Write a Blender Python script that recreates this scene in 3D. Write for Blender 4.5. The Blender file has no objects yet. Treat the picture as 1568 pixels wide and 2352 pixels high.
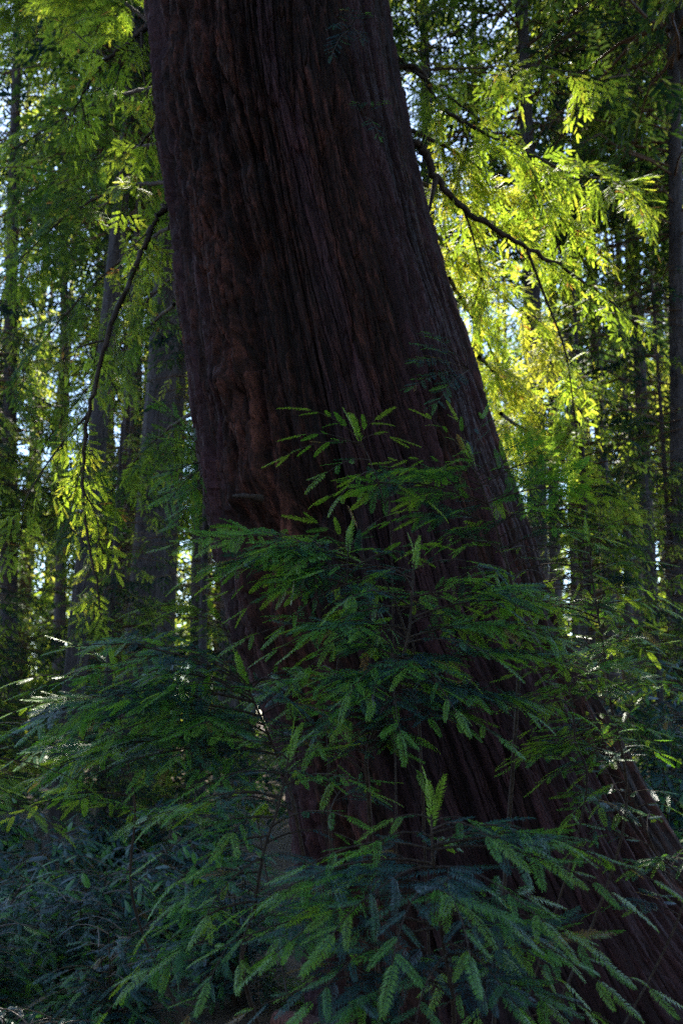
import bpy, math, random
import numpy as np
from mathutils import Vector, Matrix

# ------------------------------------------------------------------ camera
scene = bpy.context.scene
CAMH = 1.7
PITCH = math.radians(12.0)
FPX = 2300.0                      # focal length in the 1568 x 2352 frame
cam_data = bpy.data.cameras.new("camera")
cam = bpy.data.objects.new("camera", cam_data)
scene.collection.objects.link(cam)
cam.location = (0, 0, CAMH)
cam.rotation_euler = (math.radians(90) + PITCH, 0, 0)
cam_data.sensor_fit = 'VERTICAL'
cam_data.sensor_height = 36.0
cam_data.lens = 36.0 * FPX / 2352.0
cam_data.clip_start = 0.05
cam_data.clip_end = 2000
cam_data.dof.use_dof = True
cam_data.dof.focus_distance = 4.2
cam_data.dof.aperture_fstop = 3.2
scene.camera = cam

# ------------------------------------------------------------------ sky and sun
SUN_AZ = math.radians(-9.0)      # from +Y towards -X
SUN_EL = math.radians(56.0)
world = bpy.data.worlds.new("World")
scene.world = world
world.use_nodes = True
wn = world.node_tree
wn.nodes.clear()
w_out = wn.nodes.new("ShaderNodeOutputWorld")
w_bg = wn.nodes.new("ShaderNodeBackground")
w_sky = wn.nodes.new("ShaderNodeTexSky")
w_sky.sky_type = 'NISHITA'
w_sky.sun_disc = False
w_sky.sun_elevation = SUN_EL
w_sky.sun_rotation = SUN_AZ
w_sky.air_density = 1.0
w_sky.dust_density = 0.4
w_sky.ozone_density = 2.5
w_bg.inputs[1].default_value = 0.11
wn.links.new(w_sky.outputs[0], w_bg.inputs[0])
wn.links.new(w_bg.outputs[0], w_out.inputs[0])
S = Vector((math.sin(SUN_AZ) * math.cos(SUN_EL), math.cos(SUN_AZ) * math.cos(SUN_EL), math.sin(SUN_EL)))
sun_data = bpy.data.lights.new("sun", 'SUN')
sun_data.energy = 5.0
sun_data.angle = math.radians(0.5)
sun_data.color = (1.0, 0.93, 0.80)
sun = bpy.data.objects.new("sun", sun_data)
scene.collection.objects.link(sun)
sun.rotation_euler = S.to_track_quat('Z', 'Y').to_euler()
scene.view_settings.view_transform = 'Standard'
scene.view_settings.look = 'None'
scene.view_settings.exposure = 2.15
scene.view_settings.gamma = 1.0
cy = scene.cycles
cy.max_bounces = 4
cy.diffuse_bounces = 3
cy.glossy_bounces = 2
cy.transmission_bounces = 3
cy.sample_clamp_indirect = 4.0
cy.use_adaptive_sampling = True
cy.adaptive_threshold = 0.008
cy.use_denoising = False

rng = np.random.default_rng(7)
col = scene.collection

# ------------------------------------------------------------------ helpers
def at(px, py, d):
    """pixel of the 1568 x 2352 frame, distance d along the optical axis -> world"""
    x = (px - 784.0) / FPX * d
    u = (1176.0 - py) / FPX * d
    return np.array([x, d * math.cos(PITCH) - u * math.sin(PITCH), CAMH + d * math.sin(PITCH) + u * math.cos(PITCH)])

def at_y(px, py, Y):
    a = at(px, py, 1.0)
    k = Y / a[1]
    return np.array([a[0] * k, Y, CAMH + (a[2] - CAMH) * k])

def make_mesh(name, V, F, tint=None, bc=None, smooth=False):
    V = np.ascontiguousarray(V, dtype=np.float32)
    F = np.ascontiguousarray(F, dtype=np.int32)
    me = bpy.data.meshes.new(name)
    me.vertices.add(len(V))
    me.vertices.foreach_set("co", V.ravel())
    k = F.shape[1]
    me.loops.add(F.size)
    me.loops.foreach_set("vertex_index", F.ravel())
    me.polygons.add(len(F))
    me.polygons.foreach_set("loop_start", np.arange(0, F.size, k, dtype=np.int32))
    if tint is not None:
        a = me.attributes.new("tint", 'FLOAT', 'POINT')
        a.data.foreach_set("value", np.ascontiguousarray(tint, dtype=np.float32))
    if bc is not None:
        a = me.attributes.new("bcoord", 'FLOAT_VECTOR', 'POINT')
        a.data.foreach_set("vector", np.ascontiguousarray(bc, dtype=np.float32).ravel())
    me.update(calc_edges=True)
    if smooth:
        me.shade_smooth()
    return me

def link(name, me, mat, parent=None):
    o = bpy.data.objects.new(name, me)
    if mat is not None and not me.materials:
        me.materials.append(mat)
    col.objects.link(o)
    if parent is not None:
        o.parent = parent
    return o

def tag(o, label, cat, group=None, kind=None):
    o["label"] = label
    if cat: o["category"] = cat
    if group: o["group"] = group
    if kind: o["kind"] = kind
    return o

def empty(name, loc):
    o = bpy.data.objects.new(name, None)
    o.empty_display_size = 0.2
    o.location = loc
    col.objects.link(o)
    return o

_tab = np.random.default_rng(3).random((64, 64, 64)).astype(np.float32)
def noise3(x, y, z):
    x = np.asarray(x, dtype=np.float32); y = np.asarray(y, dtype=np.float32); z = np.asarray(z, dtype=np.float32)
    x, y, z = np.broadcast_arrays(x, y, z)
    xi = np.floor(x).astype(np.int32); yi = np.floor(y).astype(np.int32); zi = np.floor(z).astype(np.int32)
    fx = x - xi; fy = y - yi; fz = z - zi
    fx = fx * fx * (3 - 2 * fx); fy = fy * fy * (3 - 2 * fy); fz = fz * fz * (3 - 2 * fz)
    x0 = xi & 63; x1 = (xi + 1) & 63; y0 = yi & 63; y1 = (yi + 1) & 63; z0 = zi & 63; z1 = (zi + 1) & 63
    t = _tab
    a = t[x0, y0, z0] * (1 - fx) + t[x1, y0, z0] * fx
    b = t[x0, y1, z0] * (1 - fx) + t[x1, y1, z0] * fx
    c = t[x0, y0, z1] * (1 - fx) + t[x1, y0, z1] * fx
    d = t[x0, y1, z1] * (1 - fx) + t[x1, y1, z1] * fx
    a = a * (1 - fy) + b * fy
    c = c * (1 - fy) + d * fy
    return (a * (1 - fz) + c * fz) * 2 - 1

def norm(v):
    v = np.asarray(v, dtype=float)
    return v / (np.linalg.norm(v) + 1e-9)

class Acc:
    """collects quads of several batches"""
    def __init__(self):
        self.V = []; self.F = []; self.T = []; self.n = 0
    def add(self, V, F, tint):
        V = np.asarray(V, dtype=np.float32).reshape(-1, 3)
        self.V.append(V); self.F.append(np.asarray(F, dtype=np.int64).reshape(-1, 4) + self.n)
        t = np.broadcast_to(np.asarray(tint, dtype=np.float32), (len(V),)) if np.ndim(tint) == 0 else tint
        self.T.append(t); self.n += len(V)
    def tube(self, pts, radii, k=6, tint=-1.0):
        pts = np.asarray(pts, dtype=float); n = len(pts)
        radii = np.broadcast_to(np.asarray(radii, dtype=float), (n,))
        d = np.gradient(pts, axis=0)
        d /= (np.linalg.norm(d, axis=1, keepdims=True) + 1e-9)
        ref = np.array([0.31, 0.2, 0.93]) if abs(d[0][2]) < 0.8 else np.array([0.9, 0.3, 0.1])
        u = np.cross(d, ref); u /= (np.linalg.norm(u, axis=1, keepdims=True) + 1e-9)
        v = np.cross(d, u)
        a = np.linspace(0, 2 * math.pi, k, endpoint=False)
        R = pts[:, None, :] + radii[:, None, None] * (np.cos(a)[None, :, None] * u[:, None, :] + np.sin(a)[None, :, None] * v[:, None, :])
        idx = np.arange(n * k).reshape(n, k)
        F = np.stack([idx[:-1], np.roll(idx[:-1], -1, 1), np.roll(idx[1:], -1, 1), idx[1:]], -1).reshape(-1, 4)
        self.add(R.reshape(-1, 3), F, tint)
    def mesh(self, name, smooth=False):
        if not self.V:
            return make_mesh(name, np.zeros((4, 3)), np.array([[0, 1, 2, 3]]))
        return make_mesh(name, np.concatenate(self.V), np.concatenate(self.F), tint=np.concatenate(self.T), smooth=smooth)

def curve_pts(ctrl, n):
    """Catmull-Rom through control points"""
    P = np.asarray(ctrl, dtype=float)
    if len(P) == 2:
        t = np.linspace(0, 1, n)[:, None]
        return P[0] * (1 - t) + P[1] * t
    Q = np.vstack([2 * P[0] - P[1], P, 2 * P[-1] - P[-2]])
    segs = len(P) - 1
    t = np.linspace(0, segs - 1e-6, n)
    i = t.astype(int); f = (t - i)[:, None]
    p0, p1, p2, p3 = Q[i], Q[i + 1], Q[i + 2], Q[i + 3]
    return 0.5 * ((2 * p1) + (-p0 + p2) * f + (2 * p0 - 5 * p1 + 4 * p2 - p3) * f ** 2 + (-p0 + 3 * p1 - 3 * p2 + p3) * f ** 3)

# ------------------------------------------------------------------ materials
def new_mat(name):
    m = bpy.data.materials.new(name)
    m.use_nodes = True
    m.node_tree.nodes.clear()
    return m, m.node_tree

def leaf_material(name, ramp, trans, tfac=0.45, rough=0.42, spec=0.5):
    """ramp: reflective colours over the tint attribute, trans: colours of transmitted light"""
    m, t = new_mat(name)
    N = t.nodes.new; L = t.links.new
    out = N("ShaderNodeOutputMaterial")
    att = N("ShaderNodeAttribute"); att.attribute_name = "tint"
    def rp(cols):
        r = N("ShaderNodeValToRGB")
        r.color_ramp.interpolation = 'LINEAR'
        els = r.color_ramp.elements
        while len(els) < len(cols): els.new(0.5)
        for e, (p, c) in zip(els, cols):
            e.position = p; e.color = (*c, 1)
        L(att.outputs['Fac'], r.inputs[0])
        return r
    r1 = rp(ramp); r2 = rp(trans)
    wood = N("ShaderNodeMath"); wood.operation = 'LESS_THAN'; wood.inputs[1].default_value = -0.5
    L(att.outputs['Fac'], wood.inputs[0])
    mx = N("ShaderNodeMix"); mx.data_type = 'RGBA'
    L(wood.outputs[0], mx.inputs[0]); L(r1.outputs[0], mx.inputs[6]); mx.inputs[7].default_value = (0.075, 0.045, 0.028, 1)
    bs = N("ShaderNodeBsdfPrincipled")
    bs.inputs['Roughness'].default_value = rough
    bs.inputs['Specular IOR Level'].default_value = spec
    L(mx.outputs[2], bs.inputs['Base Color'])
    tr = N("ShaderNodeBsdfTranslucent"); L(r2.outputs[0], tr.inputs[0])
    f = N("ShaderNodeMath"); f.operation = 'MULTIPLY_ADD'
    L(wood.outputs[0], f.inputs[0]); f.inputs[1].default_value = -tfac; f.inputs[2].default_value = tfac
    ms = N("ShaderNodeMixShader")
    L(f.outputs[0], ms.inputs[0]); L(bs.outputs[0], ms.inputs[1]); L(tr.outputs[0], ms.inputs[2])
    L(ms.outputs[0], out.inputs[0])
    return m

R_NEAR = [(0.0, (0.015, 0.046, 0.066)), (0.35, (0.028, 0.082, 0.088)), (0.70, (0.064, 0.200, 0.024)), (0.93, (0.090, 0.200, 0.026)), (1.0, (0.13, 0.085, 0.035))]  # blue in the low tints stands in for sky sheen on the needles
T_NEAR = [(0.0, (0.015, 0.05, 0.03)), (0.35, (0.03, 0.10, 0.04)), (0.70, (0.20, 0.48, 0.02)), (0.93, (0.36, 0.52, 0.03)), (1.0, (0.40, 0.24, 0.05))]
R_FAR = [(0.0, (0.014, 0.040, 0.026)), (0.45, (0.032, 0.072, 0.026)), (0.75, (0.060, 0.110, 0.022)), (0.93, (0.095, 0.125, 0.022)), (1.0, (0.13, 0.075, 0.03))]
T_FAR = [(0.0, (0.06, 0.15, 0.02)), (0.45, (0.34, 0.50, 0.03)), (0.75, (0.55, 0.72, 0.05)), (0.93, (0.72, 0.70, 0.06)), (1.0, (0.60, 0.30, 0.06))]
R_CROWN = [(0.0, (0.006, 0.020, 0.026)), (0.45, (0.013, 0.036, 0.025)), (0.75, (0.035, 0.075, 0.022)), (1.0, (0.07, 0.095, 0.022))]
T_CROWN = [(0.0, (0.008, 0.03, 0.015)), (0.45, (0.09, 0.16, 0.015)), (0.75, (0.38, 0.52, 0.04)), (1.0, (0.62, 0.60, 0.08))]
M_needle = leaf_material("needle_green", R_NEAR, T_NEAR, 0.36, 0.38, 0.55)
M_hang = leaf_material("backlit_needle_green", R_FAR, T_FAR, 0.55, 0.5, 0.18)  # brighter transmitted colours put extra backlight into the leaves
M_crown = leaf_material("crown_green", R_CROWN, T_CROWN, 0.5, 0.55, 0.15)  # low tints darkened and blued in place of background shade
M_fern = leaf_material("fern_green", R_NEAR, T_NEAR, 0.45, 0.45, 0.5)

def bark_material(name, dark, mid, light, grey, sx=1.0, bump=1.0, use_attr=True, plates=False):
    m, t = new_mat(name)
    N = t.nodes.new; L = t.links.new
    out = N("ShaderNodeOutputMaterial")
    bs = N("ShaderNodeBsdfPrincipled"); bs.inputs['Roughness'].default_value = 0.8
    bs.inputs['Specular IOR Level'].default_value = 0.25
    L(bs.outputs[0], out.inputs[0])
    if use_attr:
        co = N("ShaderNodeAttribute"); co.attribute_name = "bcoord"; vec = co.outputs['Vector']
    else:
        co = N("ShaderNodeTexCoord"); vec = co.outputs['Object']
    def nz(scale, det, sz, rough=0.6):
        mp = N("ShaderNodeMapping"); mp.inputs['Scale'].default_value = (scale, scale, scale * sz)
        L(vec, mp.inputs[0])
        n = N("ShaderNodeTexNoise"); n.inputs['Scale'].default_value = 1.0
        n.inputs['Detail'].default_value = det; n.inputs['Roughness'].default_value = rough
        L(mp.outputs[0], n.inputs[0])
        return n.outputs[0]
    big = nz(2.2 * sx, 3, 0.35); fine = nz(38 * sx, 6, 0.16, 0.7); patch = nz(7 * sx, 4, 0.22)
    r1 = N("ShaderNodeValToRGB"); e = r1.color_ramp.elements
    e[0].position = 0.32; e[0].color = (*dark, 1); e[1].position = 0.68; e[1].color = (*light, 1)
    k = e.new(0.5); k.color = (*mid, 1)
    L(fine, r1.inputs[0])
    r2 = N("ShaderNodeMapRange"); r2.inputs[1].default_value = 0.5; r2.inputs[2].default_value = 0.6
    L(patch, r2.inputs[0])
    mg = N("ShaderNodeMix"); mg.data_type = 'RGBA'; mg.blend_type = 'MIX'
    mult = N("ShaderNodeMath"); mult.operation = 'MULTIPLY'; mult.inputs[1].default_value = 0.8
    if plates:
        ba = N("ShaderNodeAttribute"); ba.attribute_name = "band"
        r2.inputs[1].default_value = .42; r2.inputs[2].default_value = .62
        L(ba.outputs['Fac'], r2.inputs[0])
    L(r2.outputs[0], mult.inputs[0]); L(mult.outputs[0], mg.inputs[0]); L(r1.outputs[0], mg.inputs[6])
    mg2 = N("ShaderNodeMix"); mg2.data_type = 'RGBA'; mg2.blend_type = 'MULTIPLY'; mg2.inputs[0].default_value = 0.75
    mg2.inputs[6].default_value = (*grey, 1); 
    rr = N("ShaderNodeMapRange"); rr.inputs[1].default_value = 0.3; rr.inputs[2].default_value = 0.7; rr.inputs[3].default_value = 0.45; rr.inputs[4].default_value = 1.35
    L(fine, rr.inputs[0]); L(rr.outputs[0], mg2.inputs[7])
    L(mg2.outputs[2], mg.inputs[7])
    r3 = N("ShaderNodeMapRange"); r3.inputs[1].default_value = 0.3; r3.inputs[2].default_value = 0.7; r3.inputs[3].default_value = 0.65; r3.inputs[4].default_value = 1.35
    L(big, r3.inputs[0])
    mm = N("ShaderNodeMix"); mm.data_type = 'RGBA'; mm.blend_type = 'MULTIPLY'; mm.inputs[0].default_value = 1.0
    L(mg.outputs[2], mm.inputs[6]); L(r3.outputs[0], mm.inputs[7])
    last = mm.outputs[2]
    if plates:
        pa = N("ShaderNodeAttribute"); pa.attribute_name = "tint"
        pr = N("ShaderNodeMapRange"); pr.inputs[1].default_value = .2; pr.inputs[2].default_value = .8; pr.inputs[3].default_value = .5; pr.inputs[4].default_value = 1.6
        L(pa.outputs['Fac'], pr.inputs[0])
        m4 = N("ShaderNodeMix"); m4.data_type = 'RGBA'; m4.blend_type = 'MULTIPLY'; m4.inputs[0].default_value = 1.0
        L(last, m4.inputs[6]); L(pr.outputs[0], m4.inputs[7]); last = m4.outputs[2]
    L(last, bs.inputs['Base Color'])
    bp = N("ShaderNodeBump"); bp.inputs['Strength'].default_value = 0.9; bp.inputs['Distance'].default_value = 0.02 * bump
    ad = N("ShaderNodeMath"); ad.operation = 'ADD'; L(fine, ad.inputs[0]); L(patch, ad.inputs[1])
    L(ad.outputs[0], bp.inputs['Height']); L(bp.outputs[0], bs.inputs['Normal'])
    return m

M_bark = bark_material("redwood_bark", (0.0035, 0.0012, 0.0010), (0.018, 0.0056, 0.0042), (0.080, 0.0270, 0.020), (0.024, 0.0095, 0.0135), plates=True, bump=1.6)
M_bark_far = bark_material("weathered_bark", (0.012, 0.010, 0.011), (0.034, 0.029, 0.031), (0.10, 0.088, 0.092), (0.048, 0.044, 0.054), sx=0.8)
M_twig = bark_material("twig_bark", (0.012, 0.008, 0.006), (0.032, 0.021, 0.016), (0.075, 0.05, 0.038), (0.045, 0.035, 0.032), sx=2.5, use_attr=False, bump=0.3)
M_log = bark_material("fallen_log_bark", (0.03, 0.010, 0.008), (0.075, 0.026, 0.02), (0.16, 0.06, 0.045), (0.08, 0.045, 0.04), sx=1.5, use_attr=False)

m, t = new_mat("forest_floor")
N = t.nodes.new; L = t.links.new
out = N("ShaderNodeOutputMaterial"); bs = N("ShaderNodeBsdfPrincipled"); bs.inputs['Roughness'].default_value = 0.95
tc = N("ShaderNodeTexCoord"); nz = N("ShaderNodeTexNoise"); nz.inputs['Scale'].default_value = 9; nz.inputs['Detail'].default_value = 8
L(tc.outputs['Object'], nz.inputs[0]); rp = N("ShaderNodeValToRGB")
rp.color_ramp.elements[0].position = 0.35; rp.color_ramp.elements[0].color = (0.025, 0.017, 0.01, 1)
rp.color_ramp.elements[1].position = 0.7; rp.color_ramp.elements[1].color = (0.11, 0.065, 0.035, 1)
L(nz.outputs[0], rp.inputs[0]); L(rp.outputs[0], bs.inputs['Base Color'])
bp = N("ShaderNodeBump"); bp.inputs['Distance'].default_value = 0.05; L(nz.outputs[0], bp.inputs['Height']); L(bp.outputs[0], bs.inputs['Normal'])
L(bs.outputs[0], out.inputs[0]); M_floor = m

# ------------------------------------------------------------------ ground
def ground_z(x, y):
    x = np.asarray(x, dtype=float); y = np.asarray(y, dtype=float)
    r = np.hypot(x, y)
    return -0.30 + 0.22 * noise3(x * 0.22 + 11, y * 0.22 + 5, 0.5) * np.clip(r / 6, 0, 1) + 0.05 * noise3(x * 1.1, y * 1.1, 3.3) + 0.012 * np.clip(y - 30, 0, 200)

g = np.concatenate([-np.geomspace(600, 12, 26), np.linspace(-11, 11, 90), np.geomspace(12, 600, 26)])
gx, gy = np.meshgrid(g, g + 6)
gz = ground_z(gx, gy)
n = len(g)
idx = np.arange(n * n).reshape(n, n)
F = np.stack([idx[:-1, :-1], idx[:-1, 1:], idx[1:, 1:], idx[1:, :-1]], -1).reshape(-1, 4)
o = link("ground", make_mesh("ground", np.stack([gx, gy, gz], -1).reshape(-1, 3), F, smooth=True), M_floor)
o["kind"] = "structure"; o["label"] = "dark forest floor of needles and duff"

# ------------------------------------------------------------------ twig templates (x along, z normal), unit length 1
def twig_needles(n, seed, nl=0.155, nw=0.024, bend=0.10, droop=0.25):
    r = np.random.default_rng(seed)
    V = []; F = []
    def axis(x): return np.array([x, 0.02 * math.sin(3 * x + seed), -bend * x * x])
    # thin rachis
    xs = np.linspace(0, 0.96, 4)
    for i in range(3):
        a, b = axis(xs[i]), axis(xs[i + 1]); k = len(V); w = 0.008
        V += [a + [0, -w, 0.003], b + [0, -w * .6, 0.003], b + [0, w * .6, 0.003], a + [0, w, 0.003]]; F.append([k, k + 1, k + 2, k + 3])
    for i in range(n):
        tt = (i + 0.5) / n
        for s in (-1, 1):
            x = 0.03 + 0.95 * tt + r.normal(0, 0.006)
            sh = min(1.0, 0.6 + 2.6 * tt) * (1 - 0.5 * max(0, tt - 0.72) / 0.28) * r.uniform(0.82, 1.12)
            ang = math.radians(64 - 30 * max(0, tt - 0.45) / 0.55 + r.normal(0, 4))
            l = nl * sh
            d = np.array([math.cos(ang), s * math.sin(ang), 0.0])
            p = np.array([-d[1], d[0], 0.0])
            a = axis(x); zz = r.normal(0.0, 0.10)
            mid = a + d * l * 0.45 + [0, 0, 0.06 * l + zz * l * 0.4]
            tip = a + d * l + [0, 0, -droop * l + zz * l]
            k = len(V)
            V += [a, mid + p * nw * 0.5, tip, mid - p * nw * 0.5]; F.append([k, k + 1, k + 2, k + 3])
    return np.array(V), np.array(F)

def twig_blade(seed, w=0.17, bend=0.12):
    """blunt, rounded twig outline in four quads with a slight fold"""
    r = np.random.default_rng(seed)
    xs = [0.02, 0.28, 0.62, 0.90, 1.0]; ws = [0.25, 0.9, 1.0, 0.72, 0.22]
    V = []
    for x, q in zip(xs, ws):
        z = -bend * x * x
        V += [[x, w * q * r.uniform(.85, 1.1), z - .02], [x - .02, 0, z + .01], [x, -w * q * r.uniform(.85, 1.1), z - .02]]
    F = []
    for i in range(4):
        a = 3 * i
        F += [[a + 1, a + 4, a + 3, a], [a + 2, a + 5, a + 4, a + 1]]
    return np.array(V, dtype=float), np.array(F)

TW0 = [twig_needles(24, s, 0.155, 0.030, b, droop=.2) for s, b in ((1, .04), (2, .10), (3, .17), (4, -.03), (5, .26))]
TW1 = [twig_needles(9, s, 0.19, 0.11, b) for s, b in ((11, .05), (12, .14), (13, .25))]
TWL = [twig_needles(8, s, 0.17, 0.115, b) for s, b in ((31, .05), (32, .14), (33, .25), (34, 0))]
TW2 = [twig_blade(s, w, b) for s, w, b in ((21, .12, .1), (22, .15, .2), (23, .13, .35))]

# ------------------------------------------------------------------ gaps in the canopy that let the sun through
GAPS = [(at_y(1150, 520, 9.0), 1.5), (at_y(1230, 900, 9.5), 1.3), (at_y(290, 130, 8.8), .5), (at_y(120, 20, 9.5), .3), (at_y(180, 1180, 7.0), .4), (at_y(120, 1000, 6.9), .15), (at_y(260, 960, 6.9), .12), (at_y(1540, 400, 8.5), .5),
        (at(1330, 1520, 4.6), .2), (at(1260, 1540, 4.2), .08), (at(515, 1740, 3.4), .05), (at(1120, 1200, 4.8), .12), (at(60, 2315, 5.3), .2), (at(330, 2325, 5.2), .2), (at(345, 1400, 6.6), .22), (at_y(1150, 1180, 4.9), .10),
        (at_y(1350, 1000, 28), 5.0), (at_y(1380, 100, 30), 4.5), (at_y(1520, 700, 34), 4.0), (at_y(40, 900, 26), 1.5)]
SV = np.array(S)
def in_gap(P, rs, small=False):
    m = np.zeros(len(P), bool)
    for c, rad in GAPS:
        if small and rad > .36: continue
        d = P - c; t = d @ SV
        dist = np.linalg.norm(d - t[:, None] * SV, axis=1)
        m |= (t > (.25 if small else 1.6)) & (dist < rad * rs.uniform(.75, 1.15, len(P)))
    return m


class Foliage:
    """collects twig transforms; expands them into one mesh"""
    def __init__(self, templates, seed=0):
        self.t = templates; self.M = []; self.tint = []; self.wood = Acc(); self.r = np.random.default_rng(seed)
    def twig(self, p, d, n, L, tint):
        d = norm(d); y = norm(np.cross(n, d)); z = np.cross(d, y)
        self.M.append((np.stack([d * L, y * L, z * L], 1), np.asarray(p, dtype=float)))
        q_ = self.r.random()
        self.tint.append(min(.90, tint + .3) if q_ < .12 else (1.0 if q_ > .988 else min(tint, .93)))
    def expand(self, acc=None):
        acc = acc or Acc()
        if self.M:
            gm = in_gap(np.array([m_[1] for m_ in self.M]), self.r, True)
            self.M = [m_ for m_, g_ in zip(self.M, gm) if not g_]; self.tint = [m_ for m_, g_ in zip(self.tint, gm) if not g_]
        if self.M:
            A = np.array([m[0] for m in self.M]); P = np.array([m[1] for m in self.M]); T = np.array(self.tint)
            which = self.r.integers(0, len(self.t), len(A))
            for k, (V, F) in enumerate(self.t):
                s = which == k
                if not s.any(): continue
                W = np.einsum('nij,vj->nvi', A[s], V) + P[s][:, None, :]
                nv = len(V); c = len(W)
                FF = (F[None] + (np.arange(c) * nv)[:, None, None]).reshape(-1, 4)
                acc.add(W.reshape(-1, 3), FF, np.repeat(T[s], nv))
        return acc

def spray(fo, p0, p1, up, sag=0.12, flen=0.11, step=0.03, tint=0.4, depth=2, wood_r=0.004, tipgreen=0.25, start=0.12, subratio=0.42, jitter=1.0, wood=True):
    """a flat redwood spray from p0 to p1 with alternate side twigs (depth 1) or side sprays (depth 2)"""
    r = fo.r
    p0 = np.asarray(p0, float); p1 = np.asarray(p1, float)
    Lb = np.linalg.norm(p1 - p0)
    if Lb < 0.02: return
    n = max(5, int(Lb / 0.05)) if depth == 2 else 5
    t = np.linspace(0, 1, n)[:, None]
    pts = p0 * (1 - t) + p1 * t
    pts[:, 2] += (4 * t * (1 - t) * sag * Lb)[:, 0]
    if depth == 2:
        side0 = norm(np.cross(p1 - p0, up))
        pts += side0 * (np.sin(t * r.uniform(3, 6) + r.uniform(0, 6)) - math.sin(0)) * 0.02 * Lb * np.sin(t * math.pi)
    if wood:
        fo.wood.tube(pts, np.linspace(wood_r, wood_r * 0.3, n), 5 if depth == 2 else 3)
    def P(s):
        f = s * (n - 1); i = min(int(f), n - 2); return pts[i] + (pts[i + 1] - pts[i]) * (f - i), norm(pts[i + 1] - pts[i])
    sgn = 1 if r.random() < .5 else -1
    if depth == 2:
        st = step * 2.0
        k = int(Lb * (1 - start) / st)
        for i in range(k):
            s = start + (1 - start) * (i + 0.5 + r.normal(0, .15)) / k
            if r.random() < 0.07: continue
            s = min(max(s, 0.02), 0.985)
            q, d = P(s); sgn = -sgn
            sd = norm(np.cross(d, up)) * sgn
            a = math.radians(r.normal(52, 7) - 12 * s)
            l = max(flen * 0.8, min(subratio * Lb, 0.34) * (1.05 - s) ** 0.75 * r.uniform(.75, 1.2))
            dd = d * math.cos(a) + sd * math.sin(a) + np.array([0, 0, -1]) * r.uniform(-0.05, 0.22) * jitter
            u2 = norm(up + r.normal(0, 0.20 * jitter, 3))
            tt = tint + r.normal(0, 0.08)
            if l < flen * 1.35:
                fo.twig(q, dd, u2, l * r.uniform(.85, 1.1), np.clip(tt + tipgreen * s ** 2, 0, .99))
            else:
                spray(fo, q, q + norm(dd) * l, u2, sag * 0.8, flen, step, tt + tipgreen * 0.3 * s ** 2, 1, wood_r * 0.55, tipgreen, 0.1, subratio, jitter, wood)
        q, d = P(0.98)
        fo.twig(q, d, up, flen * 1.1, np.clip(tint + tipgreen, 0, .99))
    else:
        k = max(2, int(Lb * (1 - start) / step))
        for i in range(k):
            s = start + (1 - start) * (i + 0.5) / k
            if r.random() < 0.05: continue
            q, d = P(min(s, .98)); sgn = -sgn
            sd = norm(np.cross(d, up)) * sgn
            a = math.radians(r.normal(50, 6) - 8 * s)
            l = flen * (0.6 + 0.7 * math.sin(math.pi * (0.15 + 0.75 * s))) * r.uniform(.75, 1.15)
            dd = d * math.cos(a) + sd * math.sin(a) + np.array([0, 0, -1]) * r.uniform(-0.10, 0.14) * jitter
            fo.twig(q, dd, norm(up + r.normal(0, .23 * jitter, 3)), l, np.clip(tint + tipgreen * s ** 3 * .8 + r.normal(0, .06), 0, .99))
        q, d = P(0.97)
        fo.twig(q, d, up, flen * 1.05, np.clip(tint + tipgreen, 0, .99))

# ------------------------------------------------------------------ the great redwood
TY = 7.0
ROWS = [  # image row, left and right outline of the trunk
    (-900, 285, 740), (-500, 300, 800), (-200, 315, 852), (0, 328, 893), (150, 346, 909), (300, 355, 934), (480, 381, 976), (650, 405, 1024), (850, 430, 1090),
    (980, 447, 1134), (1100, 466, 1174), (1230, 486, 1230), (1370, 506, 1272), (1500, 545, 1326), (1620, 590, 1388), (1720, 625, 1440),
    (1850, 650, 1500), (1980, 668, 1580), (2080, 680, 1665), (2250, 695, 1800), (2352, 702, 1870), (2550, 700, 2010)]
zs = []; cx = []; rr = []
for (py, xl, xr) in ROWS:
    a = at_y(xl, py, TY); b = at_y(xr, py, TY)
    zs.append(a[2]); cx.append((a[0] + b[0]) / 2); rr.append((b[0] - a[0]) / 2 * 0.972)
zs = np.array(zs)[::-1]; cx = np.array(cx)[::-1]; rr = np.array(rr)[::-1]
def trunk_c(z): return np.interp(z, zs, cx)
def trunk_r(z): return np.interp(z, zs, rr)
tree = empty("redwood_tree", (float(trunk_c(-0.3)), TY, -0.3))
OFF = np.array([float(trunk_c(-0.3)), TY, -0.3])
# fine visible column and a coarse upper column as one mesh
zv = np.concatenate([np.linspace(-0.7, 8.8, 1050), np.linspace(8.85, zs[-1], 60)])
na = 820
u = np.linspace(0, 1, na, endpoint=False)
th = -math.pi / 2 + 2 * math.pi * (u - 0.5) - 0.75 * np.sin(2 * math.pi * (u - 0.5))   # denser towards the camera
ZZ, TH = np.meshgrid(zv, th, indexing='ij')
sm = lambda z, arr: np.interp(z, zs, arr)
kern = np.ones(61) / 61
cxs = np.interp(zv, zs, cx); rrs = np.interp(zv, zs, rr)
def smooth1(a):
    p = np.pad(a, 30, mode='reflect', reflect_type='odd'); return np.convolve(p, kern, 'valid')
cxs = smooth1(cxs); rrs = smooth1(rrs)
C = np.cos(TH); Sn = np.sin(TH)
shear = 0.0
bx = C * 1.1; by = Sn * 1.1
wz = ZZ
w1 = noise3(bx * 1.5 + 7, by * 1.5, wz * 0.3) * 0.04
lobes = 0.10 * noise3(bx * 1.3 + 3.1, by * 1.3, wz * 0.10) + 0.05 * noise3(bx * 3.0, by * 3.0 + 9, wz * 0.22)
wx = bx + w1 * Sn * -1; wy = by + w1 * C
def ridged(f, fz, ox):
    return 1 - np.abs(noise3(wx * f + ox, wy * f + ox * .7, wz * fz + ox * .3)) * 2
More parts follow.
